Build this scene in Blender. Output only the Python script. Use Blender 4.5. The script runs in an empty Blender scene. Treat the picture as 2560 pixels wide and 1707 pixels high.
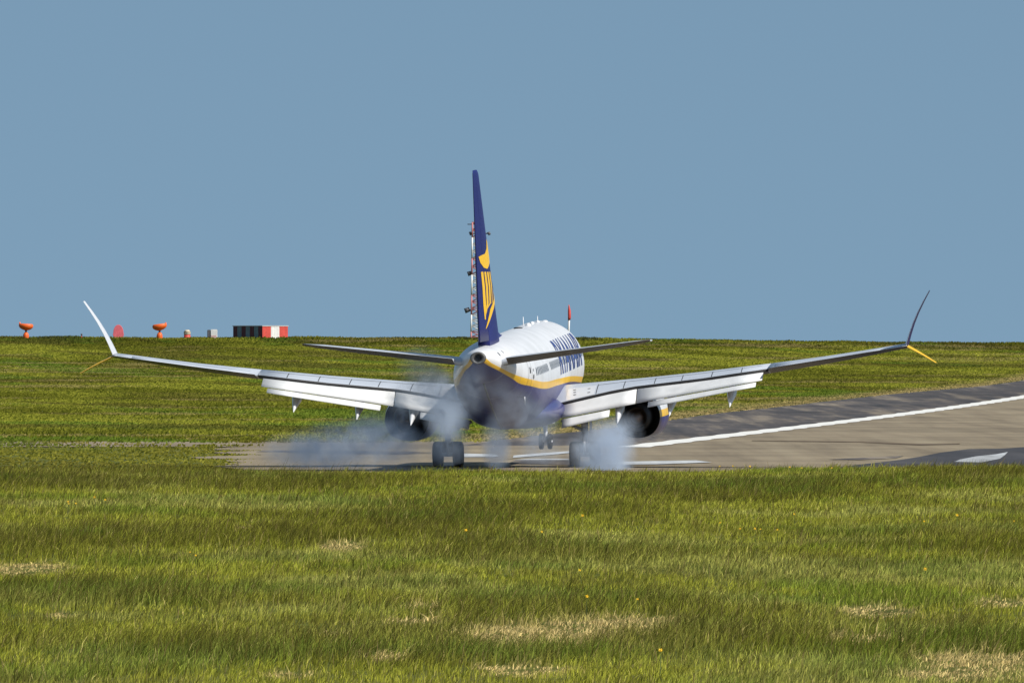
import bpy, bmesh, math, random
import numpy as np
from mathutils import Vector, Matrix
R = math.radians
random.seed(7); rng = np.random.default_rng(11)
S = bpy.context.scene
# ------------------------------------------------------------------ camera
EYE = 5.4; FPX = 29400.0; CX = 1280.0; CY = 853.5
cd = bpy.data.cameras.new("camera"); cam = bpy.data.objects.new("camera", cd)
S.collection.objects.link(cam); S.camera = cam
cam.location = (0, 0, EYE); cam.rotation_euler = (R(90), 0, 0)
cd.sensor_width = 36; cd.lens = 36 * FPX / 2560.0
cd.clip_start = 1.0; cd.clip_end = 30000
# ------------------------------------------------------------------ sky, sun, exposure
SUN_EL = R(46); SUN_AZ = R(124)            # azimuth clockwise from +Y
w = bpy.data.worlds.new("World"); S.world = w; w.use_nodes = True
nt = w.node_tree; nt.nodes.clear()
wo = nt.nodes.new('ShaderNodeOutputWorld'); bg = nt.nodes.new('ShaderNodeBackground')
sky = nt.nodes.new('ShaderNodeTexSky'); sky.sky_type = 'NISHITA'; sky.sun_disc = False
sky.sun_elevation = SUN_EL; sky.sun_rotation = SUN_AZ
sky.air_density = 1.0; sky.dust_density = 1.0; sky.ozone_density = 1.5
tc = nt.nodes.new('ShaderNodeTexCoord'); va = nt.nodes.new('ShaderNodeVectorMath'); va.operation = 'ADD'
va.inputs[1].default_value = (0, 0, 0.27)
vn = nt.nodes.new('ShaderNodeVectorMath'); vn.operation = 'NORMALIZE'
hs = nt.nodes.new('ShaderNodeHueSaturation'); hs.inputs['Saturation'].default_value = .97; hs.inputs['Hue'].default_value = 0.483
nt.links.new(tc.outputs['Generated'], va.inputs[0]); nt.links.new(va.outputs[0], vn.inputs[0])
nt.links.new(vn.outputs[0], sky.inputs[0]); nt.links.new(sky.outputs[0], hs.inputs['Color'])
nt.links.new(hs.outputs[0], bg.inputs['Color']); nt.links.new(bg.outputs[0], wo.inputs[0])
bg.inputs['Strength'].default_value = 0.088
sd = bpy.data.lights.new("sun", 'SUN'); sd.energy = 4.0; sd.angle = R(0.5); sd.color = (1.0, 0.95, 0.87)
sun = bpy.data.objects.new("sun", sd); S.collection.objects.link(sun)
sdir = Vector((math.sin(SUN_AZ) * math.cos(SUN_EL), math.cos(SUN_AZ) * math.cos(SUN_EL), math.sin(SUN_EL)))
sun.rotation_euler = sdir.to_track_quat('Z', 'Y').to_euler(); sun.location = (200, 200, 300)
S.view_settings.view_transform = 'Standard'; S.view_settings.look = 'None'
S.view_settings.exposure = 0.28; S.view_settings.gamma = 1.0
S.render.filter_size = 1.7
S.cycles.volume_bounces = 3
S.cycles.volume_step_rate = 1.0

# ------------------------------------------------------------------ helpers
def link(o, parent=None):
    S.collection.objects.link(o)
    if parent: o.parent = parent
    return o
def tag(o, label=None, cat=None, group=None, kind=None):
    if label: o['label'] = label
    if cat: o['category'] = cat
    if group: o['group'] = group
    if kind: o['kind'] = kind
    return o
def empty(name, loc=(0, 0, 0)):
    o = bpy.data.objects.new(name, None); o.location = loc; o.empty_display_size = .5
    return link(o)
def obj(name, bm, mats, parent=None, smooth=True):
    me = bpy.data.meshes.new(name); bm.normal_update(); bm.to_mesh(me); bm.free()
    for m in (mats if isinstance(mats, (list, tuple)) else [mats]): me.materials.append(m)
    if smooth: me.polygons.foreach_set('use_smooth', [True] * len(me.polygons))
    return link(bpy.data.objects.new(name, me), parent)
def nodes(name):
    m = bpy.data.materials.new(name); m.use_nodes = True
    n = m.node_tree.nodes; b = n['Principled BSDF']
    return m, n, m.node_tree.links, b
def mat(name, col, rough=.5, metal=0, var=.08, scale=3.0, coat=0, spec=.5):
    m, n, l, b = nodes(name)
    b.inputs['Roughness'].default_value = rough; b.inputs['Metallic'].default_value = metal
    b.inputs['Coat Weight'].default_value = coat; b.inputs['Specular IOR Level'].default_value = spec
    t = n.new('ShaderNodeTexCoord'); nz = n.new('ShaderNodeTexNoise'); nz.inputs['Scale'].default_value = scale
    nz.inputs['Detail'].default_value = 4
    mr = n.new('ShaderNodeMapRange'); mr.inputs[1].default_value = .3; mr.inputs[2].default_value = .7
    mr.inputs[3].default_value = 1 - var; mr.inputs[4].default_value = 1 + var
    mx = n.new('ShaderNodeMix'); mx.data_type = 'RGBA'; mx.blend_type = 'MULTIPLY'; mx.inputs[0].default_value = 1
    mx.inputs[6].default_value = (*col, 1)
    l.new(t.outputs['Object'], nz.inputs['Vector']); l.new(nz.outputs['Fac'], mr.inputs[0])
    l.new(mr.outputs[0], mx.inputs[7]); l.new(mx.outputs[2], b.inputs['Base Color'])
    return m
def smooth(a, b, x):
    t = np.clip((np.asarray(x, float) - a) / (b - a), 0, 1); return t * t * (3 - 2 * t)
_tab = rng.random((256, 256))
def vnoise(x, y):
    xi = np.floor(x).astype(int); yi = np.floor(y).astype(int); fx = x - xi; fy = y - yi
    fx = fx * fx * (3 - 2 * fx); fy = fy * fy * (3 - 2 * fy)
    a = _tab[xi & 255, yi & 255]; b = _tab[(xi + 1) & 255, yi & 255]
    c = _tab[xi & 255, (yi + 1) & 255]; d = _tab[(xi + 1) & 255, (yi + 1) & 255]
    return (a * (1 - fx) + b * fx) * (1 - fy) + (c * (1 - fx) + d * fx) * fy
def fbm(x, y, sc, oct=4, seed=0):
    x = np.asarray(x, float) / sc + seed * 17.3; y = np.asarray(y, float) / sc + seed * 9.1; v = 0; a = .5; t = 0
    for k in range(oct):
        v = v + a * vnoise(x, y); t += a; a *= .5; x = x * 2.03 + 5.2; y = y * 2.03 + 1.7
    return v / t

# ------------------------------------------------------------------ terrain
def crest_far(x): return 5.62 - .80 * smooth(-10, 75, x) + .25 * (fbm(x, x * 0, 14, 3, 4) - .5)
def zt(x, y):
    x = np.asarray(x, float); y = np.asarray(y, float)
    c = .575 + .22 * smooth(6, 17, x) + .08 * smooth(-4, -16, x) + .16 * (fbm(x, y * 0, 6, 3, 1) - .5)
    fg = c * smooth(188, 415, y) * (1 - smooth(424, 462, y)) + .10 * (fbm(x, y, 9, 3, 2) - .5) * (1 - smooth(440, 470, y))
    t = np.clip((y - 700) / 1100, 0, 1)
    far = crest_far(x) * t ** 2.5 * (1 - smooth(-1, 1, x * 0 - 2))
    far = far - .02 * np.clip(y - 1830, 0, 500)
    return fg + far
def ray_ground(px, py, h=0.0):
    ys = np.arange(180, 1800, .5); xs = (px - CX) / FPX * ys; zz = EYE + (CY - py) / FPX * ys
    k = np.argmax(zz <= zt(xs, ys) + h); return xs[k], ys[k]
def line_x(y): return -2.37 + .0857 * (np.asarray(y, float) - 500)
def edge_x(y): return line_x(y) - np.interp(y, [500, 632, 812, 1000, 1150, 1290, 1500], [8.3, 9.8, 13.0, 15.0, 12.5, 9.5, 9.0]) + .5 * np.sin(np.asarray(y) / 37.0)
def grid_mesh(name, X, Y, Z, m):
    ny, nx = X.shape; me = bpy.data.meshes.new(name)
    co = np.stack([X, Y, Z], -1).reshape(-1, 3)
    i = np.arange(ny * nx).reshape(ny, nx)
    f = np.stack([i[:-1, :-1], i[:-1, 1:], i[1:, 1:], i[1:, :-1]], -1).reshape(-1, 4)
    me.vertices.add(len(co)); me.vertices.foreach_set('co', co.ravel())
    me.loops.add(f.size); me.loops.foreach_set('vertex_index', f.ravel())
    me.polygons.add(len(f)); me.polygons.foreach_set('loop_start', np.arange(len(f)) * 4)
    me.update(calc_edges=True); me.validate(); me.materials.append(m)
    me.polygons.foreach_set('use_smooth', np.ones(len(f), bool))
    return link(bpy.data.objects.new(name, me))

def ramp(n, l, src, stops):
    r = n.new('ShaderNodeValToRGB'); e = r.color_ramp.elements
    e[0].position, e[0].color = stops[0][0], (*stops[0][1], 1)
    e[1].position, e[1].color = stops[-1][0], (*stops[-1][1], 1)
    for p, c in stops[1:-1]:
        k = e.new(p); k.color = (*c, 1)
    l.new(src, r.inputs[0]); return r
def noise(n, l, vec, scale, detail=4, rough=.55):
    z = n.new('ShaderNodeTexNoise'); z.inputs['Scale'].default_value = scale
    z.inputs['Detail'].default_value = detail; z.inputs['Roughness'].default_value = rough
    l.new(vec, z.inputs['Vector']); return z
def mapping(n, l, vec, sc):
    m = n.new('ShaderNodeMapping'); m.inputs['Scale'].default_value = sc; l.new(vec, m.inputs['Vector']); return m
def mixc(n, l, fac, a, b, mode='MIX'):
    m = n.new('ShaderNodeMix'); m.data_type = 'RGBA'; m.blend_type = mode
    for i, v in ((0, fac), (6, a), (7, b)):
        if isinstance(v, (int, float)): m.inputs[i].default_value = v
        elif isinstance(v, tuple): m.inputs[i].default_value = (*v, 1)
        else: l.new(v, m.inputs[i])
    return m.outputs[2]

def ground_material():
    m, n, l, b = nodes('meadow_soil'); b.inputs['Roughness'].default_value = 1; b.inputs['Specular IOR Level'].default_value = .1
    g = n.new('ShaderNodeNewGeometry')
    a = noise(n, l, g.outputs['Position'], .05, 6, .6); c = noise(n, l, g.outputs['Position'], .9, 4)
    r1 = ramp(n, l, a.outputs['Fac'], [(.3, (.065, .072, .014)), (.5, (.105, .115, .02)), (.7, (.15, .14, .035))])
    r2 = ramp(n, l, c.outputs['Fac'], [(.3, (.6, .6, .6)), (.7, (1.3, 1.3, 1.2))])
    l.new(mixc(n, l, 1.0, r1.outputs[0], r2.outputs[0], 'MULTIPLY'), b.inputs['Base Color'])
    return m
ys = np.concatenate([np.arange(-60, 170, 12), np.arange(170, 470, 3), np.arange(470, 700, 10), np.arange(700, 1900, 15), np.geomspace(1900, 9000, 24)])
xs = np.concatenate([-np.geomspace(3500, 90, 16), np.arange(-85, 130, 2.5), np.geomspace(132, 3500, 16)])
X, Y = np.meshgrid(xs, ys)
tag(grid_mesh('ground', X, Y, zt(X, Y), ground_material()), kind='structure')

# ------------------------------------------------------------------ runway
def concrete_material(name, c0, c1, c2, streak):
    m, n, l, b = nodes(name); b.inputs['Roughness'].default_value = .85; b.inputs['Specular IOR Level'].default_value = .25
    t = n.new('ShaderNodeTexCoord'); mp = mapping(n, l, t.outputs['Object'], (1.0, .028, 1))
    a = noise(n, l, mp.outputs[0], .42, 5, .6); d = noise(n, l, t.outputs['Object'], .06, 4)
    r1 = ramp(n, l, a.outputs['Fac'], [(.32, c0), (.5, c1), (.68, c2)])
    r2 = ramp(n, l, d.outputs['Fac'], [(.35, (1 - streak,) * 3), (.62, (1.08,) * 3)])
    l.new(mixc(n, l, 1.0, r1.outputs[0], r2.outputs[0], 'MULTIPLY'), b.inputs['Base Color'])
    return m
M_CONC = concrete_material('worn_concrete', (.185, .148, .098), (.245, .198, .130), (.285, .235, .155), .22)
M_ASPH = concrete_material('dark_asphalt', (.05, .048, .05), (.09, .08, .076), (.24, .20, .15), .35)
M_PAINT = mat('runway_paint', (.74, .73, .68), .7, var=.16, scale=1.2)
def ribbon(name, fl, fr, y0, y1, dz, m, nlat=6, step=8):
    yy = np.arange(y0, y1 + step, step); u = np.linspace(0, 1, nlat)[None, :]
    X = fl(yy)[:, None] * (1 - u) + fr(yy)[:, None] * u; Y = np.repeat(yy[:, None], nlat, 1)
    return tag(grid_mesh(name, X, Y, zt(X, Y) + dz, m), kind='structure')
ribbon('runway', lambda y: line_x(y) - 1.0, lambda y: line_x(y) + 40, 440, 1900, .03, M_CONC, 12)
ribbon('runway_shoulder', edge_x, lambda y: line_x(y) - .98 + 0 * y, 440, 1900, .034, M_ASPH, 6)
def lawn_x(y): y = np.asarray(y, float); return np.interp(y, [440, 600, 606], [-10.2, -13.0, -13.0]) - 9 * np.clip(fbm(y * 0, y, 11, 3, 35) - .42, 0, 1) * smooth(490, 520, y)
ribbon('taxiway', lambda y: np.full_like(y, -170.0), lambda y: edge_x(y) + .4, 600, 629, .038, M_CONC, 16, 4)
ribbon('apron', lambda y: lawn_x(y) - .3, lambda y: line_x(y) - .9, 440, 606, .042, M_CONC, 8, 2)
tag(ribbon('runway_line', lambda y: line_x(y) - .75 + .12 * np.sin(y / 3.1), lambda y: line_x(y) + 1.0 + .12 * np.sin(y / 2.3), 596, 1850, .055, M_PAINT, 3, 3), kind='structure')
def patch(name, pts, dz, m):
    bm = bmesh.new(); vs = []
    for x, y in pts: vs.append(bm.verts.new((x, y, float(zt(x, y)) + dz)))
    bm.faces.new(vs); return tag(obj(name, bm, m, smooth=False), kind='structure')
def px_patch(name, pts, dz, m):
    out = []
    for px, py in pts:
        d = FPX * (EYE - dz) / (py - CY); out.append(((px - CX) / FPX * d, d))
    return patch(name, out, dz, m)
M_TAR = concrete_material('fresh_tar', (.045, .045, .05), (.062, .06, .064), (.085, .08, .08), .2)
px_patch('asphalt_patch', [(2000, 1182), (2120, 1164), (2250, 1149), (2300, 1141), (2350, 1131), (2420, 1122), (2500, 1121), (2640, 1112), (2660, 1182)], .046, M_TAR)
px_patch('tar_seam', [(1880, 1100.2), (2000, 1101.2), (2150, 1102.6), (2300, 1109), (2400, 1107.5), (2400, 1109.5), (2300, 1112), (2150, 1105.4), (2000, 1103), (1880, 1101.4)], .05, concrete_material('brown_seam', (.12, .088, .055), (.15, .11, .07), (.19, .15, .10), .2))
px_patch('skid_mark', [(2070, 1148), (2180, 1142), (2260, 1139), (2240, 1145), (2150, 1149)], .05, M_ASPH)
M_WORN = concrete_material('worn_marking', (.22, .22, .22), (.46, .48, .49), (.58, .60, .60), .3)
px_patch('touchdown_marking', [(2385, 1154), (2400, 1148), (2440, 1140), (2490, 1135), (2520, 1129), (2512, 1137), (2500, 1146), (2455, 1155)], .06, M_WORN)
px_patch('touchdown_marking', [(1150, 1142), (1160, 1133), (1240, 1135), (1246, 1139), (1236, 1142)], .06, M_WORN)
px_patch('touchdown_marking', [(1282, 1144), (1284, 1138), (1340, 1133), (1424, 1127), (1432, 1131), (1390, 1135), (1330, 1140)], .06, M_WORN)
px_patch('touchdown_marking', [(1282, 1149), (1330, 1146), (1420, 1146), (1425, 1149)], .06, M_WORN)
px_patch('touchdown_marking', [(1500, 1161), (1560, 1153), (1740, 1150), (1780, 1155), (1640, 1160)], .06, M_WORN)
px_patch('skid_mark', [(1270, 1158), (1290, 1149), (1440, 1149), (1500, 1158), (1480, 1163)], .052, M_ASPH)
px_patch('skid_mark', [(640, 1129), (660, 1125), (1010, 1127), (1080, 1131), (1000, 1136)], .052, M_ASPH)

# ------------------------------------------------------------------ grass
def blades_object(name, x, y, z, h, wd, lean, ang, col, m, tipcol=None):
    n = len(x); ca, sa = np.cos(ang), np.sin(ang)
    lx, ly = lean[:, 0], lean[:, 1]
    P = np.zeros((n, 5, 3))
    for k, (t, s, sg) in enumerate(((0, 1, -1), (0, 1, 1), (.55, .75, -1), (.55, .75, 1), (1, 0, 0))):
        P[:, k, 0] = x + ca * wd * .5 * s * sg + lx * h * t ** 1.8
        P[:, k, 1] = y + sa * wd * .5 * s * sg + ly * h * t ** 1.8
        P[:, k, 2] = z + h * t * np.sqrt(np.clip(1 - .35 * t * (lx ** 2 + ly ** 2), .2, 1)) - (.04 if t == 0 else 0)
    base = np.arange(n)[:, None] * 5
    quads = (base + np.array([[0, 1, 3, 2]])); tris = base + np.array([[2, 3, 4]])
    li = np.concatenate([quads, tris], 1).ravel()
    ls = (np.arange(n)[:, None] * 7 + np.array([[0, 4]])).ravel()
    me = bpy.data.meshes.new(name)
    me.vertices.add(n * 5); me.vertices.foreach_set('co', P.astype(np.float32).ravel())
    me.loops.add(n * 7); me.loops.foreach_set('vertex_index', li.astype(np.int32))
    me.polygons.add(n * 2); me.polygons.foreach_set('loop_start', ls.astype(np.int32))
    me.update(calc_edges=True)
    at = me.attributes.new('tint', 'FLOAT_COLOR', 'POINT')
    C = np.ones((n, 5, 4), np.float32); C[:, :, :3] = col[:, None, :]
    if tipcol is not None: C[:, 4, :3] = tipcol; C[:, 2:4, :3] = (.6 * col + .4 * tipcol)[:, None, :]
    at.data.foreach_set('color', C.ravel())
    me.materials.append(m)
    return tag(link(bpy.data.objects.new(name, me)), kind='stuff')
def grass_material():
    m, n, l, b = nodes('grass_blades'); out = n['Material Output']
    a = n.new('ShaderNodeAttribute'); a.attribute_name = 'tint'
    d = n.new('ShaderNodeBsdfDiffuse'); t = n.new('ShaderNodeBsdfTranslucent'); mx = n.new('ShaderNodeAddShader'); tm = n.new('ShaderNodeMix'); tm.data_type = 'RGBA'; tm.blend_type = 'MULTIPLY'; tm.inputs[0].default_value = 1; tm.inputs[7].default_value = (.62, .62, .5, 1)
    l.new(a.outputs['Color'], d.inputs['Color']); l.new(a.outputs['Color'], tm.inputs[6]); l.new(tm.outputs[2], t.inputs['Color'])
    l.new(d.outputs[0], mx.inputs[0]); l.new(t.outputs[0], mx.inputs[1]); l.new(mx.outputs[0], out.inputs['Surface'])
    n.remove(b); return m
M_GRASS = grass_material()
def lerp(a, b, t): return a * (1 - t)[:, None] + b * t[:, None]
C_LIME = np.array([.255, .255, .033]); C_OLIVE = np.array([.148, .150, .019]); C_DARK = np.array([.080, .070, .017])
C_STRAW = np.array([.46, .35, .15]); C_GREEN = np.array([.075, .135, .018]); C_PALE = np.array([.31, .30, .085])
STRAW = [(1320, 1590, 1.6, 9), (1450, 1575, 1.5, 8), (1560, 1560, 1.3, 5), (2200, 1530, .9, 5), (2480, 1660, 1.6, 7), (2380, 1690, 1.2, 4), (60, 1425, 1.2, 7), (1310, 1680, .9, 4),
         (960, 1650, .5, 3), (820, 1590, .35, 2), (860, 1370, .9, 5), (610, 1325, .35, 4), (2500, 1510, .8, 4), (1030, 1560, .8, 2.5), (150, 1540, .35, 2), (1050, 1520, .45, 3), (2150, 1600, .9, 3), (730, 1690, .7, 2)]
straw_g = [(*ray_ground(px, py), rx * .95, ry * 1.25) for px, py, rx, ry in STRAW]
def strawness(x, y):
    s = np.zeros_like(x)
    for cx, cy, rx, ry in straw_g:
        d = np.sqrt(((x - cx) / rx) ** 2 + ((y - cy) / ry) ** 2) + .9 * (fbm(x, y, .8, 3, 5) - .5)
        s = np.maximum(s, 1 - smooth(.55, 1.05, d))
    return s
# near meadow
N = 135000
y = 176 + (462 - 176) * rng.random(N) ** 1.0; half = .0437 * y + 3.0; x = (rng.random(N) * 2 - 1) * half
keep = rng.random(N) < (half / half.max()) * np.interp(y, [176, 300, 462], [1, .75, .6]); x, y = x[keep], y[keep]
K = 7
x = np.repeat(x, K); y = np.repeat(y, K); n = len(x)
tuft = np.repeat(rng.random(n // K), K)
x = x + rng.normal(0, .09, n); y = y + rng.normal(0, .12, n)
sn = strawness(x, y)
sk = x + .12 * y; tall = smooth(.44, .62, fbm(sk * 2.2, y * .8, 16, 5, 7)); pale = smooth(.46, .66, fbm(sk * 2.4, y * .9, 12, 5, 8)); grn = smooth(.54, .7, fbm(sk * 2, y * .8, 8, 4, 9)); brn = smooth(.52, .66, fbm(sk * 2.0, y * .7, 4, 4, 15))
clump = smooth(.62, .74, fbm(x, y, 1.2, 3, 16)); h = (.115 + .11 * tall + .04 * grn + .12 * clump) * (.5 + 1.0 * rng.random(n)) * (.8 + .4 * tuft) * (1 - .66 * sn)
seed = (rng.random(n) < .05 + .15 * tall) & (sn < .4)
h = np.where(seed, h * 1.25 + .07, h)
lo = fbm(x, y, 2.2, 2, 14)
col = lerp(np.tile(C_OLIVE, (n, 1)), np.tile(C_LIME, (n, 1)), np.clip(1.0 - .85 * tall + .5 * (lo - .5), 0, 1))
col = lerp(col, np.tile(C_PALE, (n, 1)), pale * .65 * (1 - .6 * tall)); col = lerp(col, np.tile(C_GREEN, (n, 1)), grn * .55)
col = lerp(col, np.tile(C_DARK * 1.3, (n, 1)), np.clip(brn * .35 + clump * .45, 0, 1))
col = np.where(seed[:, None], C_DARK * (.8 + .5 * rng.random((n, 1))), col)
col = lerp(col, np.tile(C_STRAW, (n, 1)), np.clip(sn * 1.0 + (rng.random(n) < .04) * .5, 0, 1))
col = col * (.45 + 1.05 * rng.random((n, 1))) * (.75 + .5 * tuft[:, None]) * (1 - .08 * tall[:, None])
wd = np.interp(y, [180, 450], [.013, .023]) * (.6 + .8 * rng.random(n)) * np.where(seed, .8, 1) * (1 + .5 * sn)
stalk = rng.random(n) < .006
h = np.where(stalk & (sn < .3), h + .22, h); wd = np.where(stalk, wd * .75, wd); col = np.where(stalk[:, None], np.array([[.16, .12, .05]]), col)
lean = np.stack([.32 + rng.normal(0, .40, n) + .2 * (fbm(x, y, 3, 2, 12) - .5), rng.normal(0, .3, n)], 1)
lean = np.where(seed[:, None], lean + np.array([[.22, 0]]), lean) * (1 + .9 * sn[:, None])
tip = np.where(seed[:, None], C_DARK * 1.1, col * 1.1)
blades_object('grass', x, y, zt(x, y), h, wd, np.clip(lean, -1.1, 1.2), rng.normal(0, .6, n), col, M_GRASS, tip)

# far meadow beyond the runway
N = 150000
y = 470 + (1835 - 470) * rng.random(N) ** .8; half = .0442 * y + 6; x = (rng.random(N) * 2 - 1) * half
jag = 14 * (fbm(x, x * 0, 3.5, 4, 33) - .35); on_taxi = (y > 601 + jag) & (y < 622 + 16 * (fbm(x, x * 0, 3.5, 3, 34) - .4)) & (x < edge_x(y) + .4) & (rng.random(N) > .5 * smooth(-13, -26, x))
off = np.where(y < 606, lawn_x(y) + .35 * np.abs(rng.normal(0, 1, N)) - .2, edge_x(y) - .25 + .8 * (fbm(x * 0, y, 9, 3, 36) - .35))
keep = (x < off) & ~on_taxi; x, y = x[keep], y[keep]
K = 3; x = np.repeat(x, K); y = np.repeat(y, K); n = len(x); x = x + rng.normal(0, .25, n); y = y + rng.normal(0, .4, n)
xe = np.where(y < 606, np.interp(y, [440, 600, 606], [-9.9, -13.5, -13.5]), edge_x(y)) - x
dry = (1 - smooth(.8, 6.0, xe + 3.5 * (fbm(x, y, 9, 3, 21) - .5))) * (y > 640)
dry = np.maximum(dry, .5 * smooth(.60, .68, fbm(x, y, 22, 4, 27)))
wx = x + .16 * y; big = fbm(wx, y * .17, 13, 5, 22); fine = fbm(wx, y * .2, 5, 3, 23); grn = smooth(.57, .68, fbm(wx, y * .14, 12, 4, 24)); brn = smooth(.53, .66, fbm(wx, y * .15, 9, 4, 28))
t = np.clip((big - .5) * 4.2 + .5 + (fine - .5) * .5, 0, 1)
col = lerp(np.tile(C_OLIVE * .76, (n, 1)), np.tile(C_LIME * .80, (n, 1)), t)
col = lerp(col, np.tile(C_GREEN, (n, 1)), grn * .6); col = lerp(col, np.tile(C_DARK * 1.1, (n, 1)), brn * .7); col = lerp(col, np.tile(C_STRAW * .6, (n, 1)), np.clip(dry, 0, 1))
rut = np.exp(-((np.mod(x - .0857 * y + 1.5 * (fbm(x * 0, y, 60, 2, 41) - .5), 11.0) - 5.5) / .55) ** 2) * (y > 640) * (fbm(x, y, 60, 2, 42) > .45)
col = col * (1 - .28 * rut[:, None])
near_left_lawn = (y < 600)
col = np.where(near_left_lawn[:, None], col * .5 + .5 * np.array([.19, .17, .03]), col)
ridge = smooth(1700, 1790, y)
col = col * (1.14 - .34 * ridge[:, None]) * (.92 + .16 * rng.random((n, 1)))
h = (.11 + .10 * fine) * (.7 + .6 * rng.random(n)) * (1 + .9 * ridge) * (1 - .4 * np.clip(dry, 0, 1)) * (1 + .5 * ridge * fbm(x, y * 0, 5, 3, 25) * 2)
h = np.where(near_left_lawn, h * .5, h)
wd = np.interp(y, [600, 1800], [.13, .36]) * (.6 + .8 * rng.random(n))
lean = np.stack([.35 + rng.normal(0, .4, n), rng.normal(0, .3, n)], 1)
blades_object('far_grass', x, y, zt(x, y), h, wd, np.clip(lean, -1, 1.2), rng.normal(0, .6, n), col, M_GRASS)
# low scrub along the skyline
segs = [(92, 198, .75), (1135, 1190, .6), (1440, 1500, .7), (2200, 2250, .5), (1700, 1760, .45)]
xs_, ys_, hs_ = [], [], []
for a, b_, hh in segs:
    k = int((b_ - a) * 14); px = rng.uniform(a, b_, k); yy = rng.uniform(1780, 1822, k)
    xs_.append((px - CX) / FPX * yy); ys_.append(yy); hs_.append(hh * (.5 + .6 * rng.random(k)) * (.6 + .6 * fbm(px, px * 0, 12, 3, 31)))
x, y, h = map(np.concatenate, (xs_, ys_, hs_)); n = len(x)
blades_object('scrub', x, y, zt(x, y), h, np.full(n, .22), np.stack([.1 + rng.normal(0, .5, n), rng.normal(0, .3, n)], 1), rng.normal(0, .6, n),
              np.tile(np.array([.055, .06, .018]), (n, 1)) * (.7 + .6 * rng.random((n, 1))), M_GRASS)

# yellow wildflowers
M_PETAL = mat('yellow_petals', (.85, .55, .02), .6); M_STEM = mat('flower_stem', (.08, .12, .03), .8)
def flower_meshes():
    bm = bmesh.new()
    for k in range(5):
        a = k * 2 * math.pi / 5
        c = [bm.verts.new((math.cos(a + d) * r, math.sin(a + d) * r, zz)) for d, r, zz in ((0, .004, 0), (-.5, .03, .02), (0, .042, .03), (.5, .03, .02))]
        bm.faces.new(c)
    bmesh.ops.create_icosphere(bm, subdivisions=1, radius=.02, matrix=Matrix.Translation((0, 0, .015)))
    me = bpy.data.meshes.new('flower_head'); bm.to_mesh(me); bm.free(); me.materials.append(M_PETAL)
    bm = bmesh.new(); bmesh.ops.create_cone(bm, segments=5, radius1=.006, radius2=.004, depth=.4, cap_ends=True, matrix=Matrix.Translation((0, 0, -.2)))
    m2 = bpy.data.meshes.new('stem'); bm.to_mesh(m2); bm.free(); m2.materials.append(M_STEM)
    return me, m2
fm, sm = flower_meshes()
FL = [(171, 1254), (190, 1259), (172, 1260), (476, 1380), (489, 1388), (1165, 1326), (1457, 1289), (1449, 1426), (1801, 1307), (1851, 1322), (1888, 1322), (1902, 1323), (1944, 1324), (1986, 1285), (2310, 1303), (2393, 1288),
      (2314, 1423), (1652, 1626), (1594, 1499), (1467, 1491), (237, 1243), (263, 1249), (1354, 1329), (1833, 1165), (1874, 1166), (1975, 1168), (2005, 1170), (1800, 1166), (2080, 1170), (2536, 1303)]
for px, py in FL:
    d = ray_ground(px, py, .46)
    f = empty('wildflower', (d[0], d[1], float(zt(d[0], d[1])) + .46)); f.rotation_euler = (R(70 + random.uniform(-25, 10)), 0, random.uniform(-.6, .6))
    s_ = random.uniform(.6, 1.05); f.scale = (s_,) * 3
    tag(f, 'tiny yellow wildflower standing among the foreground grass', 'flower', 'yellow wildflowers dotted through the meadow')
    hd = link(bpy.data.objects.new('flower_head', fm), f)
    st = link(bpy.data.objects.new('stem', sm), f); st.rotation_euler = (R(-65), 0, 0)

# ------------------------------------------------------------------ airplane
YAW, PIT, ROL = R(4.73), R(1.864), R(.705)
cy_, sy_, cp_, sp_ = math.cos(YAW), math.sin(YAW), math.cos(PIT), math.sin(PIT)
F = Vector((sy_ * cp_, cy_ * cp_, sp_)); L0 = Vector((-cy_, sy_, 0)); U0 = F.cross(L0)
Lv = L0 * math.cos(ROL) - U0 * math.sin(ROL); Uv = U0 * math.cos(ROL) + L0 * math.sin(ROL)
AX, AY, AZ = .162, 501.79, .484
plane = empty('airplane', (AX, AY, AZ))
plane.rotation_euler = Matrix(((-Lv.x, F.x, Uv.x), (-Lv.y, F.y, Uv.y), (-Lv.z, F.z, Uv.z))).to_euler()
tag(plane, 'white, navy and yellow jet airliner touching down on the runway in tyre smoke', 'airplane')
def V(s, y, z): return Vector((-y, 20.0 - s, z))        # s aft of nose, y to port, z up

W_PAINT = mat('white_paint', (.72, .735, .755), .32, var=.03, scale=.6, coat=.25)
GREY = mat('wing_grey', (.50, .54, .60), .38, var=.06, scale=.8, coat=.1)
FLAPM = mat('flap_grey', (.66, .67, .67), .5, var=.10, scale=1.3)
NAVY = mat('navy_paint', (.012, .017, .125), .45, var=.05, scale=.8, spec=.2)
YEL = mat('yellow_paint', (.85, .50, .008), .4, var=.05)
METAL = mat('bare_metal', (.15, .148, .145), .5, .5, var=.15)
DARKM = mat('sooty_metal', (.018, .017, .018), .6, .2, var=.3)
BLACK = mat('black_void', (.006, .006, .007), .7)
RUBBER = mat('tyre_rubber', (.016, .016, .017), .85, var=.2)
STRUTM = mat('gear_strut', (.30, .31, .33), .45, .3, var=.15)
GLASS = mat('window_glass', (.03, .04, .06), .12, var=.1)
COVE = mat('flap_cove', (.03, .03, .032), .7, var=.2)
TITLE = mat('navy_lettering', (.035, .055, .20), .4, var=.05)
UNDERSHADE = mat('shade_darkened_grey', (.095, .095, .098), .5, var=.15)  # underside grey darkened: shade under wings and tailplane is in the colour

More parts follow.
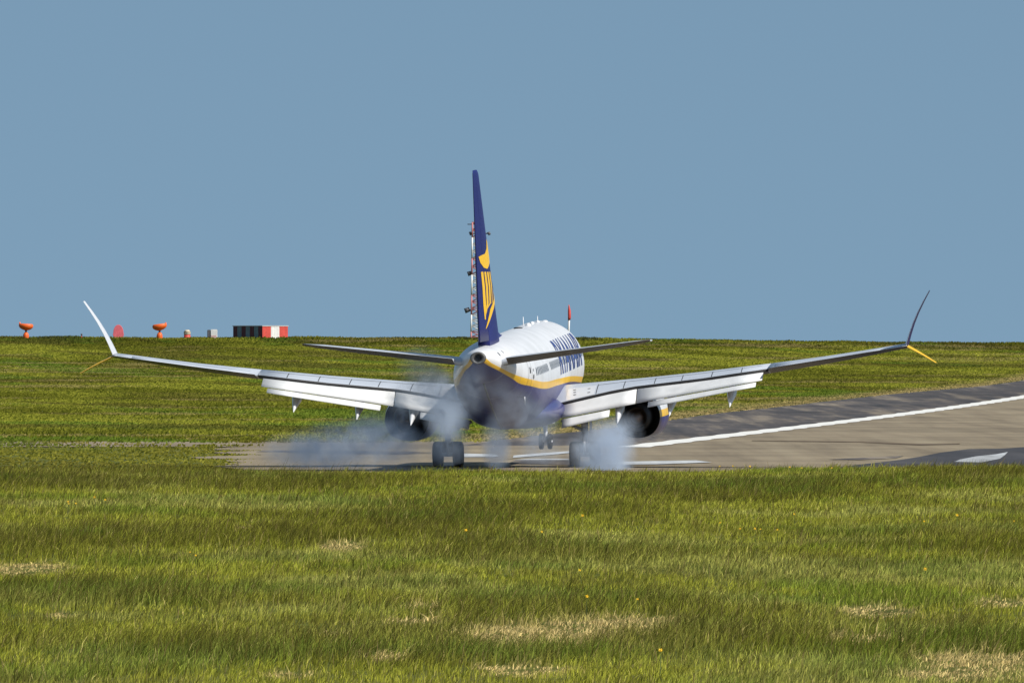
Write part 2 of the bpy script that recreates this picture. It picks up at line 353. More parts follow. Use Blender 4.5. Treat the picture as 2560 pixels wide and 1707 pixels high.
def livery(name, zl_pts, zu_pts, z0, z1, s0, s1):
    # white over a yellow line over navy: boundaries are curves of height against length
    m, n, l, b = nodes(name); b.inputs['Roughness'].default_value = .36; b.inputs['Coat Weight'].default_value = .08
    t = n.new('ShaderNodeTexCoord'); sp = n.new('ShaderNodeSeparateXYZ'); l.new(t.outputs['Object'], sp.inputs[0])
    mr = n.new('ShaderNodeMapRange'); mr.inputs[1].default_value = 20 - s0; mr.inputs[2].default_value = 20 - s1
    l.new(sp.outputs['Y'], mr.inputs[0])
    outs = []
    for pts in (zl_pts, zu_pts):
        fc = n.new('ShaderNodeFloatCurve'); c = fc.mapping.curves[0]; fc.mapping.use_clip = False
        pp = [((s - s0) / (s1 - s0), (z - z0) / (z1 - z0)) for s, z in pts]
        c.points[0].location = pp[0]; c.points[1].location = pp[-1]
        for p in pp[1:-1]: c.points.new(*p)
        for p in c.points: p.handle_type = 'AUTO_CLAMPED'
        fc.mapping.update(); l.new(mr.outputs[0], fc.inputs['Value'])
        zz = n.new('ShaderNodeMath'); zz.operation = 'MULTIPLY_ADD'; zz.inputs[1].default_value = z1 - z0; zz.inputs[2].default_value = z0
        l.new(fc.outputs[0], zz.inputs[0])
        g = n.new('ShaderNodeMath'); g.operation = 'GREATER_THAN'; l.new(sp.outputs['Z'], g.inputs[0]); l.new(zz.outputs[0], g.inputs[1])
        outs.append(g.outputs[0])
    nz = noise(n, l, t.outputs['Object'], .9, 4); dirt = ramp(n, l, nz.outputs['Fac'], [(.3, (.86, .86, .85)), (.62, (1, 1, 1))])
    c1 = mixc(n, l, outs[0], (.012, .018, .17), (.85, .50, .008)); c2 = mixc(n, l, outs[1], c1, (.72, .735, .755))
    # faint frame joints in the skin every 2.6 m
    md = n.new('ShaderNodeMath'); md.operation = 'PINGPONG'; md.inputs[1].default_value = 1.3; l.new(sp.outputs['Y'], md.inputs[0])
    lt = n.new('ShaderNodeMath'); lt.operation = 'LESS_THAN'; lt.inputs[1].default_value = .012; l.new(md.outputs[0], lt.inputs[0])
    c3 = mixc(n, l, 1.0, c2, dirt.outputs[0], 'MULTIPLY'); c4 = mixc(n, l, lt.outputs[0], c3, (.35, .36, .38))
    l.new(c4, b.inputs['Base Color']); return m

FS = np.array([[0, 2.75, 2.75, .01], [.12, 3.02, 2.5, .3], [.3, 3.25, 2.3, .5], [1, 3.75, 1.9, .95], [2, 4.45, 1.65, 1.35], [3, 5.0, 1.5, 1.6], [4.5, 5.3, 1.4, 1.8], [6.5, 5.38, 1.37, 1.88], [10, 5.38, 1.37, 1.88], [20, 5.38, 1.37, 1.88],
   [25, 5.38, 1.37, 1.88], [27, 5.38, 1.5, 1.87], [29, 5.38, 1.9, 1.8], [31, 5.36, 2.4, 1.65], [33, 5.32, 2.95, 1.4], [35, 5.25, 3.55, 1.08], [36.5, 5.2, 4.0, .78], [37.5, 5.14, 4.38, .48], [38, 5.08, 4.56, .33]])
def pchip(xk, yk, x):
    hk = np.diff(xk); dk = np.diff(yk) / hk; m = np.zeros_like(yk); m[0] = dk[0]; m[-1] = dk[-1]
    for i in range(1, len(xk) - 1):
        if dk[i - 1] * dk[i] > 0: m[i] = 2 * dk[i - 1] * dk[i] / (dk[i - 1] + dk[i])
    i = np.clip(np.searchsorted(xk, x) - 1, 0, len(hk) - 1); t = (x - xk[i]) / hk[i]
    return (yk[i] * (1 + 2 * t) * (1 - t) ** 2 + m[i] * hk[i] * t * (1 - t) ** 2 + yk[i + 1] * t * t * (3 - 2 * t) + m[i + 1] * hk[i] * t * t * (t - 1))
def fus(s):
    s = np.asarray(s, float); return pchip(FS[:, 0], FS[:, 1], s), pchip(FS[:, 0], FS[:, 2], s), pchip(FS[:, 0], FS[:, 3], s)
def fus_y(s, z, out=0.0):
    t, b, wv = [float(v) for v in fus(s)]; zc = (t + b) / 2; rz = (t - b) / 2
    k = max(0.0, 1 - ((z - zc) / rz) ** 2); return (wv + out) * math.sqrt(k)
def loft(bm, rings, close=True, cap0=True, cap1=True):
    vr = [[bm.verts.new(p) for p in r] for r in rings]; n = len(vr[0])
    for a, b in zip(vr, vr[1:]):
        for i in range(n if close else n - 1):
            j = (i + 1) % n; bm.faces.new((a[i], a[j], b[j], b[i]))
    if cap0: bm.faces.new(vr[0][::-1])
    if cap1: bm.faces.new(vr[-1])
    return vr
def fin_normals(bm): bmesh.ops.recalc_face_normals(bm, faces=bm.faces)

# fuselage
bm = bmesh.new(); rings = []
for s in np.concatenate([[.004, .03, .07, .12, .2, .3, .45, .65], np.arange(.9, 6.6, .3), np.arange(7, 25, .75), np.arange(25, 38.01, .25)]):
    t, b_, wv = [float(v) for v in fus(s)]; zc = (t + b_) / 2; rz = max((t - b_) / 2, .01)
    rings.append([V(s, wv * math.cos(a), zc + rz * math.sin(a)) for a in np.linspace(0, 2 * math.pi, 72, endpoint=False)])
loft(bm, rings, cap1=False); fin_normals(bm)
LIV = livery('fuselage_livery',
    [(0, 2.4), (5.5, 2.63), (13, 2.92), (20, 3.03), (27.8, 3.17), (31, 3.40), (32.75, 3.56), (34, 3.79), (36.95, 4.37), (38, 4.63)],
    [(0, 2.66), (5.5, 2.88), (13, 3.17), (20, 3.31), (27.8, 3.46), (30.5, 3.63), (32.95, 3.85), (34.45, 4.04), (37.1, 4.53), (38, 4.80)], 0, 6, 0, 38)
fuselage = obj('fuselage', bm, LIV, plane)
# tail exhaust: metal rim plate and dark pipe
def tube_rings(c, axis_s, prof, seg=28):
    return [[V(c[0] + ds, c[1] + r * math.cos(a), c[2] + r * rzf * math.sin(a)) for a in np.linspace(0, 2 * math.pi, seg, endpoint=False)] for ds, r, rzf in prof]
bm = bmesh.new(); loft(bm, tube_rings((38.0, 0, 4.82), 1, [(-.05, .325, .79), (.06, .30, .8), (.075, .27, .8), (.02, .15, 1), (-.02, .135, 1)]), cap0=False, cap1=False); fin_normals(bm)
obj('exhaust_rim', bm, METAL, fuselage)
bm = bmesh.new(); loft(bm, tube_rings((38.0, 0, 4.82), 1, [(.05, .14, 1), (-.7, .13, 1)]), cap0=False, cap1=True); fin_normals(bm)
obj('exhaust_pipe', bm, BLACK, fuselage)
# cockpit and cabin windows
def side_quad(bm, s0, s1, z0, z1, side, out=.012, nz=4, ns=2):
    g = [[bm.verts.new(V(s, side * fus_y(s, z, out), z)) for z in np.linspace(z0, z1, nz)] for s in np.linspace(s0, s1, ns)]
    for i in range(ns - 1):
        for j in range(nz - 1): bm.faces.new((g[i][j], g[i + 1][j], g[i + 1][j + 1], g[i][j + 1]))
def round_window(bm, s, z, a, b, side, out=.012):
    pts = []
    for k in range(14):
        t = 2 * math.pi * k / 14; c, d = math.cos(t), math.sin(t)
        ss = s + a * math.copysign(abs(c) ** .6, c); zz = z + b * math.copysign(abs(d) ** .6, d)
        pts.append(bm.verts.new(V(ss, side * fus_y(ss, zz, out), zz)))
    bm.faces.new(pts)
for side in (-1, 1):
    for k in range(48):
        s = 5.9 + .508 * k
        if 23.3 < s < 24.6 or s > 29.9: continue
        bm = bmesh.new(); round_window(bm, s, 3.97, .10, .17, side); obj('cabin_window', bm, GLASS, fuselage, False)
    bm = bmesh.new(); side_quad(bm, 1.75, 2.6, 4.0, 4.45, side); obj('cockpit_window', bm, GLASS, fuselage, False)
    # doors drawn by their seams
    for s0, s1, z0, z1 in ((31.0, 31.75, 2.95, 4.55), (4.55, 5.4, 2.75, 4.6)):
        bm = bmesh.new(); e = .022
        for q in ((s0, s0 + e, z0, z1), (s1 - e, s1, z0, z1)): side_quad(bm, *q, side, .008, 10)
        for q in ((s0 + e, s1 - e, z0, z0 + e), (s0 + e, s1 - e, z1 - e, z1)): side_quad(bm, *q, side, .008, 2, 4)
        side_quad(bm, s0 + .28, s0 + .48, z0 + 1.0, z0 + 1.25, side, .010, 3, 2); obj('door_seam', bm, DARKM, fuselage, False)
# title lettering
def lettering(text, side):
    cu = bpy.data.curves.new('lettering', 'FONT'); cu.body = text; cu.size = 1; cu.offset = .022; cu.space_character = 1.06; cu.resolution_u = 4
    to = bpy.data.objects.new('lettering', cu); S.collection.objects.link(to)
    dg = bpy.context.evaluated_depsgraph_get(); me = bpy.data.meshes.new_from_object(to.evaluated_get(dg))
    bpy.data.objects.remove(to); bm = bmesh.new(); bm.from_mesh(me); bpy.data.meshes.remove(me)
    bmesh.ops.triangulate(bm, faces=bm.faces)
    for _ in range(5):
        es = [e for e in bm.edges if e.calc_length() > .16]
        if not es: break
        bmesh.ops.subdivide_edges(bm, edges=es, cuts=1); bmesh.ops.triangulate(bm, faces=bm.faces)
    xs = [v.co.x for v in bm.verts]; yy = [v.co.y for v in bm.verts]; x0, x1, y0, y1 = min(xs), max(xs), min(yy), max(yy)
    for v in bm.verts:
        u = (v.co.x - x0) / (x1 - x0); t = (v.co.y - y0) / (y1 - y0); z = 3.44 + 1.40 * t
        s = 17.3 + 1.6 * (1 - t) - u * 12.0 if side < 0 else 5.3 + 1.6 * (1 - t) + u * 12.0
        v.co = V(s, side * fus_y(s, z, .02), z)
    return obj('title_lettering', bm, TITLE, fuselage, False)
lettering('RYANAIR', -1); lettering('RYANAIR', 1)
# antennas and beacon on the crown
def blade(name, s, z0, hgt, ch, m, sweep=.25, side_y=0):
    bm = bmesh.new(); rg = []
    for t in (0, .5, 1):
        c = ch * (1 - .5 * t); s0 = s + sweep * hgt * t
        rg.append([V(s0 + c * u, side_y + .022 * k * (1 - .4 * t), z0 + hgt * t) for u, k in ((0, 0), (.3, 1), (1, 0), (.3, -1))])
    loft(bm, rg); fin_normals(bm); return obj(name, bm, m, fuselage)
blade('blade_antenna', 14.9, 5.36, .46, .30, W_PAINT); blade('blade_antenna', 7.3, 5.36, .26, .28, W_PAINT)
def dome(name, s, y, z, r, h, m):
    bm = bmesh.new(); bmesh.ops.create_uvsphere(bm, u_segments=16, v_segments=8, radius=1, matrix=Matrix.Translation(V(s, y, z)) @ Matrix.Diagonal((r, r * 1.3, h, 1)))
    return obj(name, bm, m, fuselage)
dome('antenna_dome', 13.2, -.06, 5.38, .13, .12, W_PAINT); dome('antenna_dome', 10.4, 0, 5.38, .1, .1, W_PAINT); dome('antenna_dome', 8.6, -.1, 5.38, .09, .1, W_PAINT)
dome('beacon', 16.6, .1, 5.38, .2, .05, BLACK); dome('antenna_dome', 6.6, -.25, 5.36, .14, .06, W_PAINT)
# drain mast below the tail band, and small ports
blade('drain_mast', 32.1, 3.0, -.34, .22, W_PAINT, .3, -1.42)
for s, z, a in ((30.65, 4.06, .05), (30.65, 3.78, .09), (36.2, 4.92, .07), (35.2, 4.98, .05)):
    bm = bmesh.new(); round_window(bm, s, z, a, a * 1.1, -1, .014); obj('service_port', bm, BLACK, fuselage, False)
# keel strip along the tail underside
bm = bmesh.new(); rg = []
for s in np.linspace(26.8, 35.5, 24):
    zb = float(fus(s)[1]); rg.append([V(s, k * .035, zb + dz) for k, dz in ((-1, .02), (-1, -.03), (1, -.03), (1, .02))])
loft(bm, rg); fin_normals(bm); obj('keel_strip', bm, METAL, fuselage)

# belly fairing
bm = bmesh.new(); rg = []
for u in np.linspace(0, 1, 22):
    s = 12.4 + 12.6 * u; k = math.sin(math.pi * min(1, max(0, u))) ** .42 if 0 < u < 1 else .02
    rg.append([V(s, 2.06 * k * math.copysign(abs(math.cos(a)) ** .75, math.cos(a)), 1.95 + (.78 if math.sin(a) < 0 else .62) * k * math.sin(a)) for a in np.linspace(0, 2 * math.pi, 36, endpoint=False)])
loft(bm, rg); fin_normals(bm)
belly = obj('belly_fairing', bm, mat('navy_belly', (.05, .055, .17), .35, var=.15, coat=.2), plane)

# tail fin
def airfoil(n=13, t=.12, cut=1.0):
    # closed loop of (x, z) over chord: upper surface from the leading edge to the cut, then back below
    xs = [cut * .5 * (1 - math.cos(math.pi * k / n)) for k in range(n + 1)]
    yt = lambda x: 5 * t * (.2969 * math.sqrt(x) - .126 * x - .3516 * x * x + .2843 * x ** 3 - .1015 * x ** 4)
    up = [(x, yt(x) + (.0015 if x > .999 else 0)) for x in xs]; dn = [(x, -yt(x) - (.0015 if x > .999 else 0)) for x in xs[1:][::-1]]
    return up + dn
def fin_le(z): return 30.5 + (z - 5.4) * 6.95 / 7.15
def fin_te(z): return 37.15 + (z - 5.4) * 2.15 / 7.15
def fin_ring(z, f0, f1, t, rud=False):
    le, te = fin_le(z), fin_te(z); c = te - le; yt = lambda x: max(0, 5 * t * (.2969 * math.sqrt(x) - .126 * x - .3516 * x * x + .2843 * x ** 3 - .1036 * x ** 4)) + .004
    xs = [f0 + (f1 - f0) * .5 * (1 - math.cos(math.pi * k / 12)) for k in range(13)]
    return [V(le + c * x, yt(x) * c, z) for x in xs] + [V(le + c * x, -yt(x) * c, z) for x in xs[::-1]]
TF = lambda z: float(np.interp(z, [5, 12.55], [.105, .095]))
zs = list(np.linspace(5.0, 12.35, 16)); 
bm = bmesh.new(); rg = [fin_ring(z, 0, .70, TF(z)) for z in zs]
rg.append([p * .2 + q * .8 for p, q in zip(fin_ring(12.45, .03, .7, TF(12.4) * .8), fin_ring(12.45, .03, .7, TF(12.4) * .8))]); rg.append(fin_ring(12.55, .12, .7, .03))
loft(bm, rg); fin_normals(bm); fin = obj('vertical_fin', bm, NAVY, plane)
bm = bmesh.new(); rg = [fin_ring(z, .706, 1, TF(z)) for z in np.linspace(5.45, 12.4, 12)] + [fin_ring(12.55, .706, .97, .03)]
loft(bm, rg); fin_normals(bm); obj('rudder', bm, NAVY, fin)
bm = bmesh.new(); rg = []
for u in np.linspace(0, 1, 10):
    s = 26.2 + 6.2 * u; hz = 5.32 + .08 + (1.35 * u ** 1.6 if u < 1 else 1.35)
    rg.append([V(s, k * (.05 + .20 * u) * (1 - t ** 1.3 * .85), 5.28 + (hz - 5.28) * t) for k, t in ((1, 0), (1, .35), (1, .7), (.6, .92), (0, 1), (-.6, .92), (-1, .7), (-1, .35), (-1, 0))])
loft(bm, rg); fin_normals(bm); obj('dorsal_fin', bm, NAVY, fin)
# harp emblem laid on both faces of the fin
def fin_side(u, z, side, out=.012):
    # u: 0 at trailing edge, 1 at leading edge
    le, te = fin_le(z), fin_te(z); c = te - le; x = min(max(1 - u, .004), .995); t = TF(z)
    yt = max(0, 5 * t * (.2969 * math.sqrt(x) - .126 * x - .3516 * x * x + .2843 * x ** 3 - .1036 * x ** 4)) + .004
    return V(le + c * x, side * (yt * c + out), z)
def emblem_strip(bm, left, right, side, n=22):
    # two edge polylines (u, z) joined across
    def samp(P, t):
        k = t * (len(P) - 1); i = min(int(k), len(P) - 2); f = k - i; return (P[i][0] * (1 - f) + P[i + 1][0] * f, P[i][1] * (1 - f) + P[i + 1][1] * f)
    rows = []
    for t in np.linspace(0, 1, n):
        a, b = samp(left, t), samp(right, t)
        rows.append([bm.verts.new(fin_side(a[0] * (1 - f) + b[0] * f, a[1] * (1 - f) + b[1] * f, side)) for f in (0, .33, .67, 1)])
    for p, q in zip(rows, rows[1:]):
        for j in range(3): bm.faces.new((p[j], p[j + 1], q[j + 1], q[j]))
for side in (-1, 1):
    bm = bmesh.new()
    # crescent wing at the top
    emblem_strip(bm, [(.09, 8.98), (.25, 9.03), (.45, 9.06), (.62, 9.26), (.74, 9.66)], [(.16, 8.72), (.32, 8.5), (.52, 8.42), (.78, 8.66), (.95, 9.30)], side)
    # strings tapering to a point
    tops = [(.16, .27), (.32, .42), (.47, .57), (.62, .70)]
    for k, (a, b) in enumerate(tops):
        e = .20 + .02 * k; zb = 6.35 + .18 * k; zt_ = 8.34 - .02 * k
        emblem_strip(bm, [(a, zt_), (a + .02, 7.7), (a + .01 - .02 * k, 7.0), (e - .015, zb)], [(b, zt_), (b + .02, 7.7), (b + .01 - .035 * k, 7.0), (e + .02, zb)], side)
    emblem_strip(bm, [(.80, 8.3), (.86, 7.6), (.72, 7.1), (.45, 6.75), (.20, 5.98)], [(.83, 8.3), (.92, 7.6), (.82, 7.0), (.55, 6.6), (.215, 5.96)], side)
    obj('harp_emblem', bm, YEL, fin, False)

# horizontal stabilizers
def stab(side):
    bm = bmesh.new(); re = []; rm = []
    for yv in np.linspace(.35, 7.17, 10):
        u = (yv - .9) / (7.17 - .9); le = 33.75 + .62 * (yv - .9); te = 37.45 + .265 * (yv - .9); c = te - le
        zte = 4.66 + .122 * yv; tk = .095 if yv < 7.1 else .05
        zm = zte - .050 * c
        loop = airfoil(10, tk, .70); rm.append([V(le + c * a, side * yv, zm + c * b) for a, b in loop])
        xs = [.705 + .295 * k / 6 for k in range(7)]; yt = lambda x: 5 * tk * (.2969 * math.sqrt(x) - .126 * x - .3516 * x * x + .2843 * x ** 3 - .1036 * x ** 4) + .002
        lift = lambda x: (zte - zm) * ((x - .705) / .295)
        re.append([V(le + c * x, side * yv, zm + lift(x) + c * yt(x)) for x in xs] + [V(le + c * x, side * yv, zm + lift(x) - c * yt(x)) for x in xs[::-1]])
    loft(bm, rm); fin_normals(bm); o = obj('horizontal_stabilizer', bm, [GREY, UNDERSHADE], plane)
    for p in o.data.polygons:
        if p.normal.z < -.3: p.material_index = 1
    bm = bmesh.new(); loft(bm, re[1:]); fin_normals(bm); e = obj('elevator', bm, [GREY, UNDERSHADE], o)
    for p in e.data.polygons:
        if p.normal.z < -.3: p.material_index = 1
    return o
stab(1); stab(-1)

# wings
LE = lambda y: 13.6 + .52 * (y - 1.88)
TE = lambda y: float(np.interp(y, [0, 1.88, 5.5, 16.9], [20.5, 20.4, 20.6, 23.1]))
zcrest = lambda y: float(np.interp(y, [0, 2, 5.3, 7.7, 10, 11.5, 14, 16.9], [2.72, 2.90, 3.19, 3.44, 3.72, 3.90, 4.23, 4.70]))
zgap = lambda y: float(np.interp(y, [0, 1.9, 4, 5.1, 8, 10.6, 11.2], [1.95, 2.25, 2.72, 2.92, 3.25, 3.62, 3.70]))
zte = lambda y: float(np.interp(y, [10.6, 10.8, 13.4, 16.2, 16.9], [3.66, 3.69, 4.08, 4.52, 4.63]))
def wing_ring(y, side, cut):
    le, c = LE(y), TE(y) - LE(y); t = float(np.interp(y, [0, 5.5, 16.9], [.135, .12, .122]))
    if y > 10.95: slope = (zte(y) - (zcrest(y) - t * c * .5)) / .70 / c; zr = zcrest(y) - t * c * .5
    else: slope = (zgap(y) - (zcrest(y) - .15 * t * c)) / (.44 * c) * .92; zr = zcrest(y) - t * c * .5
    loop = airfoil(14, t, cut); out = []
    for a, b in loop:
        if cut < 1:
            top = b >= 0; k = max(0.0, (a - .3) / .44)
            # upper surface bends down from the crest to the spoiler edge
            zz = zr + (t * c * .5 * (1 - k ** 1.7) + (zgap(y) - zr) * k ** 1.7 if (top and a > .3) else b * c)
            if not top and a > .3: zz = zr - t * c * .5 + (zgap(y) - .12 - (zr - t * c * .5)) * k ** 1.3
        else: zz = zr + slope * c * max(0, a - .3) + b * c
        out.append(V(le + c * a, side * y, zz))
    return out
def flap_panel(name, y0, y1, p0, p1, side, thick, m, parent, n=6):
    # p0(y), p1(y): (s, z) of the upper front edge and of the rear edge
    bm = bmesh.new(); rg = []
    for yv in np.linspace(y0, y1, n):
        a, b = np.array(p0(yv)), np.array(p1(yv)); d = b - a; ln = np.linalg.norm(d); d = d / ln; nn = np.array([d[1], -d[0]])
        if nn[1] > 0: nn = -nn
        prof = [(0, .5), (-.03, .75), (-.02, 1.0), (.08, 1.3), (.3, 1.2), (.65, .7), (.99, .12), (1.0, 0), (.65, 0), (.3, 0), (.1, .02), (.02, .18)]
        rg.append([V(a[0] + d[0] * u * ln + nn[0] * k * thick, side * yv, a[1] + d[1] * u * ln + nn[1] * k * thick) for u, k in prof])
    loft(bm, rg); fin_normals(bm); o = obj(name, bm, m, parent); return o
sg = lambda y: LE(y) + .74 * (TE(y) - LE(y))
zml = lambda y: float(np.interp(y, [1.9, 4, 5.7, 10.7], [1.60, 1.99, 2.32, 3.20]))
zal = lambda y: float(np.interp(y, [1.9, 4, 5.7, 10.5], [1.17, 1.67, 2.06, 2.95]))
main0 = lambda y: (sg(y) + .06, zgap(y) - .10)
main1 = lambda y: (sg(y) + 1.0, zml(y))
aft0 = lambda y: (sg(y) + .94, zml(y) - .018)
aft1 = lambda y: (sg(y) + 1.45, zal(y))
def winglet(side, parent):
    def bl(name, m_in, m_out, r0, r1, dz0, n=6):
        bm = bmesh.new(); mi = []
        rg = []
        for t in np.linspace(0, 1, n):
            s = r0[0] * (1 - t) + r1[0] * t; yv = r0[1] * (1 - t) + r1[1] * t - dz0 * math.sin(math.pi * t) ; zv = r0[2] * (1 - t) + r1[2] * t; c = r0[3] * (1 - t) + r1[3] * t
            d = Vector((r1[1] - r0[1], r1[2] - r0[2])).normalized(); nx, nz = d.y, -d.x
            if nx < 0: nx, nz = -nx, -nz      # pointing outboard
            rg.append([V(s + c * u, side * (yv + nx * k * c), zv + nz * k * c) for u, k in ((0, 0), (.12, .04), (.4, .05), (1, .004), (1, -.004), (.4, -.05), (.12, -.04))])
        vr = loft(bm, rg); fin_normals(bm)
        bm.faces.ensure_lookup_table()
        for f in bm.faces:
            f.material_index = 1 if (f.normal.dot(Vector((-side, 0, 0))) > 0) else 0
        return obj(name, bm, [m_in, m_out], parent, False)
    bl('upper_winglet', W_PAINT, NAVY, (21.55, 16.88, 4.66, 1.5), (23.85, 17.95, 6.98, .5), .10)
    bl('lower_winglet', YEL, YEL, (21.9, 16.92, 4.58, 1.15), (23.6, 18.18, 3.92, .42), -.03)
def wing(side):
    bm = bmesh.new()
    rg = [wing_ring(y, side, .74) for y in (.6, 1.88, 3, 4, 5.1, 6.5, 8, 9.5, 10.9)]
    loft(bm, rg); fin_normals(bm)
    for f in bm.faces:                                     # the open cove behind the spoilers
        if f.normal.dot(Vector((0, -1, 0))) > .8: f.material_index = 1
    bm2 = bmesh.new(); loft(bm2, [wing_ring(y, side, 1.0) for y in (10.96, 12, 13.4, 15, 16.2, 16.9)]); fin_normals(bm2)
    me = bpy.data.meshes.new('tmp'); bm2.to_mesh(me); bm2.free(); bm.from_mesh(me); bpy.data.meshes.remove(me)
    w = obj('wing', bm, [GREY, COVE, UNDERSHADE], plane)
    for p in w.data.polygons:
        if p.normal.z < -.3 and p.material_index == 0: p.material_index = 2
    # outboard aileron skin, a little proud, grey deepened with painted shade below
    bm = bmesh.new(); rg = []
    for yv in np.linspace(11.2, 16.1, 7):
        le, c = LE(yv), TE(yv) - LE(yv); t = float(np.interp(yv, [0, 5.5, 16.9], [.135, .12, .122])); zr = zcrest(yv) - t * c * .5; sl = (zte(yv) - zr) / .70
        yt = lambda x: 5 * t * (.2969 * math.sqrt(x) - .126 * x - .3516 * x * x + .2843 * x ** 3 - .1036 * x ** 4) + .004
        xs = (.76, .82, .88, .94, 1.003); rg.append([V(le + c * x, side * yv, zr + sl * (x - .3) + c * yt(x)) for x in xs] + [V(le + c * x, side * yv, zr + sl * (x - .3) - c * yt(x)) for x in xs[::-1]])
    loft(bm, rg); fin_normals(bm); a_ = obj('aileron', bm, [GREY, UNDERSHADE], w)
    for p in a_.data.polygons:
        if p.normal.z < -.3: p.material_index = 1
    flap_panel('inboard_flap', 1.92, 5.16, main0, main1, side, .10, FLAPM, w)
    flap_panel('outboard_flap', 5.20, 10.68, main0, main1, side, .09, FLAPM, w)
    flap_panel('aft_flap_panel', 1.98, 4.05, aft0, aft1, side, .06, FLAPM, w)
    flap_panel('aft_flap_panel', 5.72, 10.42, aft0, aft1, side, .05, FLAPM, w)
    # root spoiler panel, whiter than the wing
    bm = bmesh.new(); g = []
    for yv in (2.05, 2.5, 2.95, 3.3):
        le, c = LE(yv), TE(yv) - LE(yv); row = []
        for k in np.linspace(.45, .985, 6):
            t = float(np.interp(yv, [0, 5.5, 16.9], [.135, .12, .122])); zr = zcrest(yv) - t * c * .5
            row.append(bm.verts.new(V(le + c * (.3 + .44 * k), side * yv, zr + t * c * .5 * (1 - k ** 1.7) + (zgap(yv) - zr) * k ** 1.7 + .012)))
        g.append(row)
    for a, b in zip(g, g[1:]):
        for j in range(5): bm.faces.new((a[j], a[j + 1], b[j + 1], b[j]))
    obj('ground_spoiler', bm, W_PAINT, w)
    # flap track fairings: tapered canoes drooped with the flaps
    for yv, zend, r in ((4.42, 1.40, .21), (6.68, 1.70, .21), (9.3, 2.08, .21)):
        bm = bmesh.new(); rg = []; s0, z0 = sg(yv) - 1.3, zgap(yv) - .62; s1, z1 = sg(yv) + 1.62, zend
        for u in np.linspace(0, 1, 10):
            k = (math.sin(math.pi * min(.5, u * .9 + .05)) if u < .5 else 1) * (1 - max(0, u - .45) / .55) ** .8 + .02
            s = s0 + (s1 - s0) * u; zc = z0 + (z1 - z0) * (u ** 1.8); rg.append([V(s, side * (yv + r * k * math.cos(a)), zc + .30 * k * math.sin(a)) for a in np.linspace(0, 2 * math.pi, 14, endpoint=False)])
        loft(bm, rg); fin_normals(bm); obj('flap_track_fairing', bm, W_PAINT, w)
    # spoiler and access panel joints on the upper skin
    def skin(yv, k, out=.006):
        le, c = LE(yv), TE(yv) - LE(yv); t = float(np.interp(yv, [0, 5.5, 16.9], [.135, .12, .122])); zr = zcrest(yv) - t * c * .5
        return V(le + c * (.3 + .44 * k), side * yv, zr + t * c * .5 * (1 - k ** 1.7) + (zgap(yv) - zr) * k ** 1.7 + out)
    bm = bmesh.new()
    for yv in (3.36, 4.55, 5.9, 7.1, 8.4, 9.7):
        g = [[bm.verts.new(skin(yv + d, k)) for k in np.linspace(.35, .985, 6)] for d in (0, .035)]
        for j in range(5): bm.faces.new((g[0][j], g[0][j + 1], g[1][j + 1], g[1][j]))
    ks = np.linspace(3.4, 10.6, 30); g = [[bm.verts.new(skin(yv, kk)) for yv in ks] for kk in (.40, .425)]
    for j in range(29): bm.faces.new((g[0][j], g[0][j + 1], g[1][j + 1], g[1][j]))
    obj('panel_joint', bm, COVE, w, False)
    bm = bmesh.new()
    for yv, k in ((2.3, .55), (2.33, .68), (2.36, .8), (2.95, .6), (2.98, .82)):
        g = [bm.verts.new(skin(yv + a, k + b, .02)) for a, b in ((0, 0), (.12, 0), (.12, .03), (0, .03))]; bm.faces.new(g)
    obj('vent_slot', bm, BLACK, w, False)
    winglet(side, w)
    return w
wing(1); wing(-1)

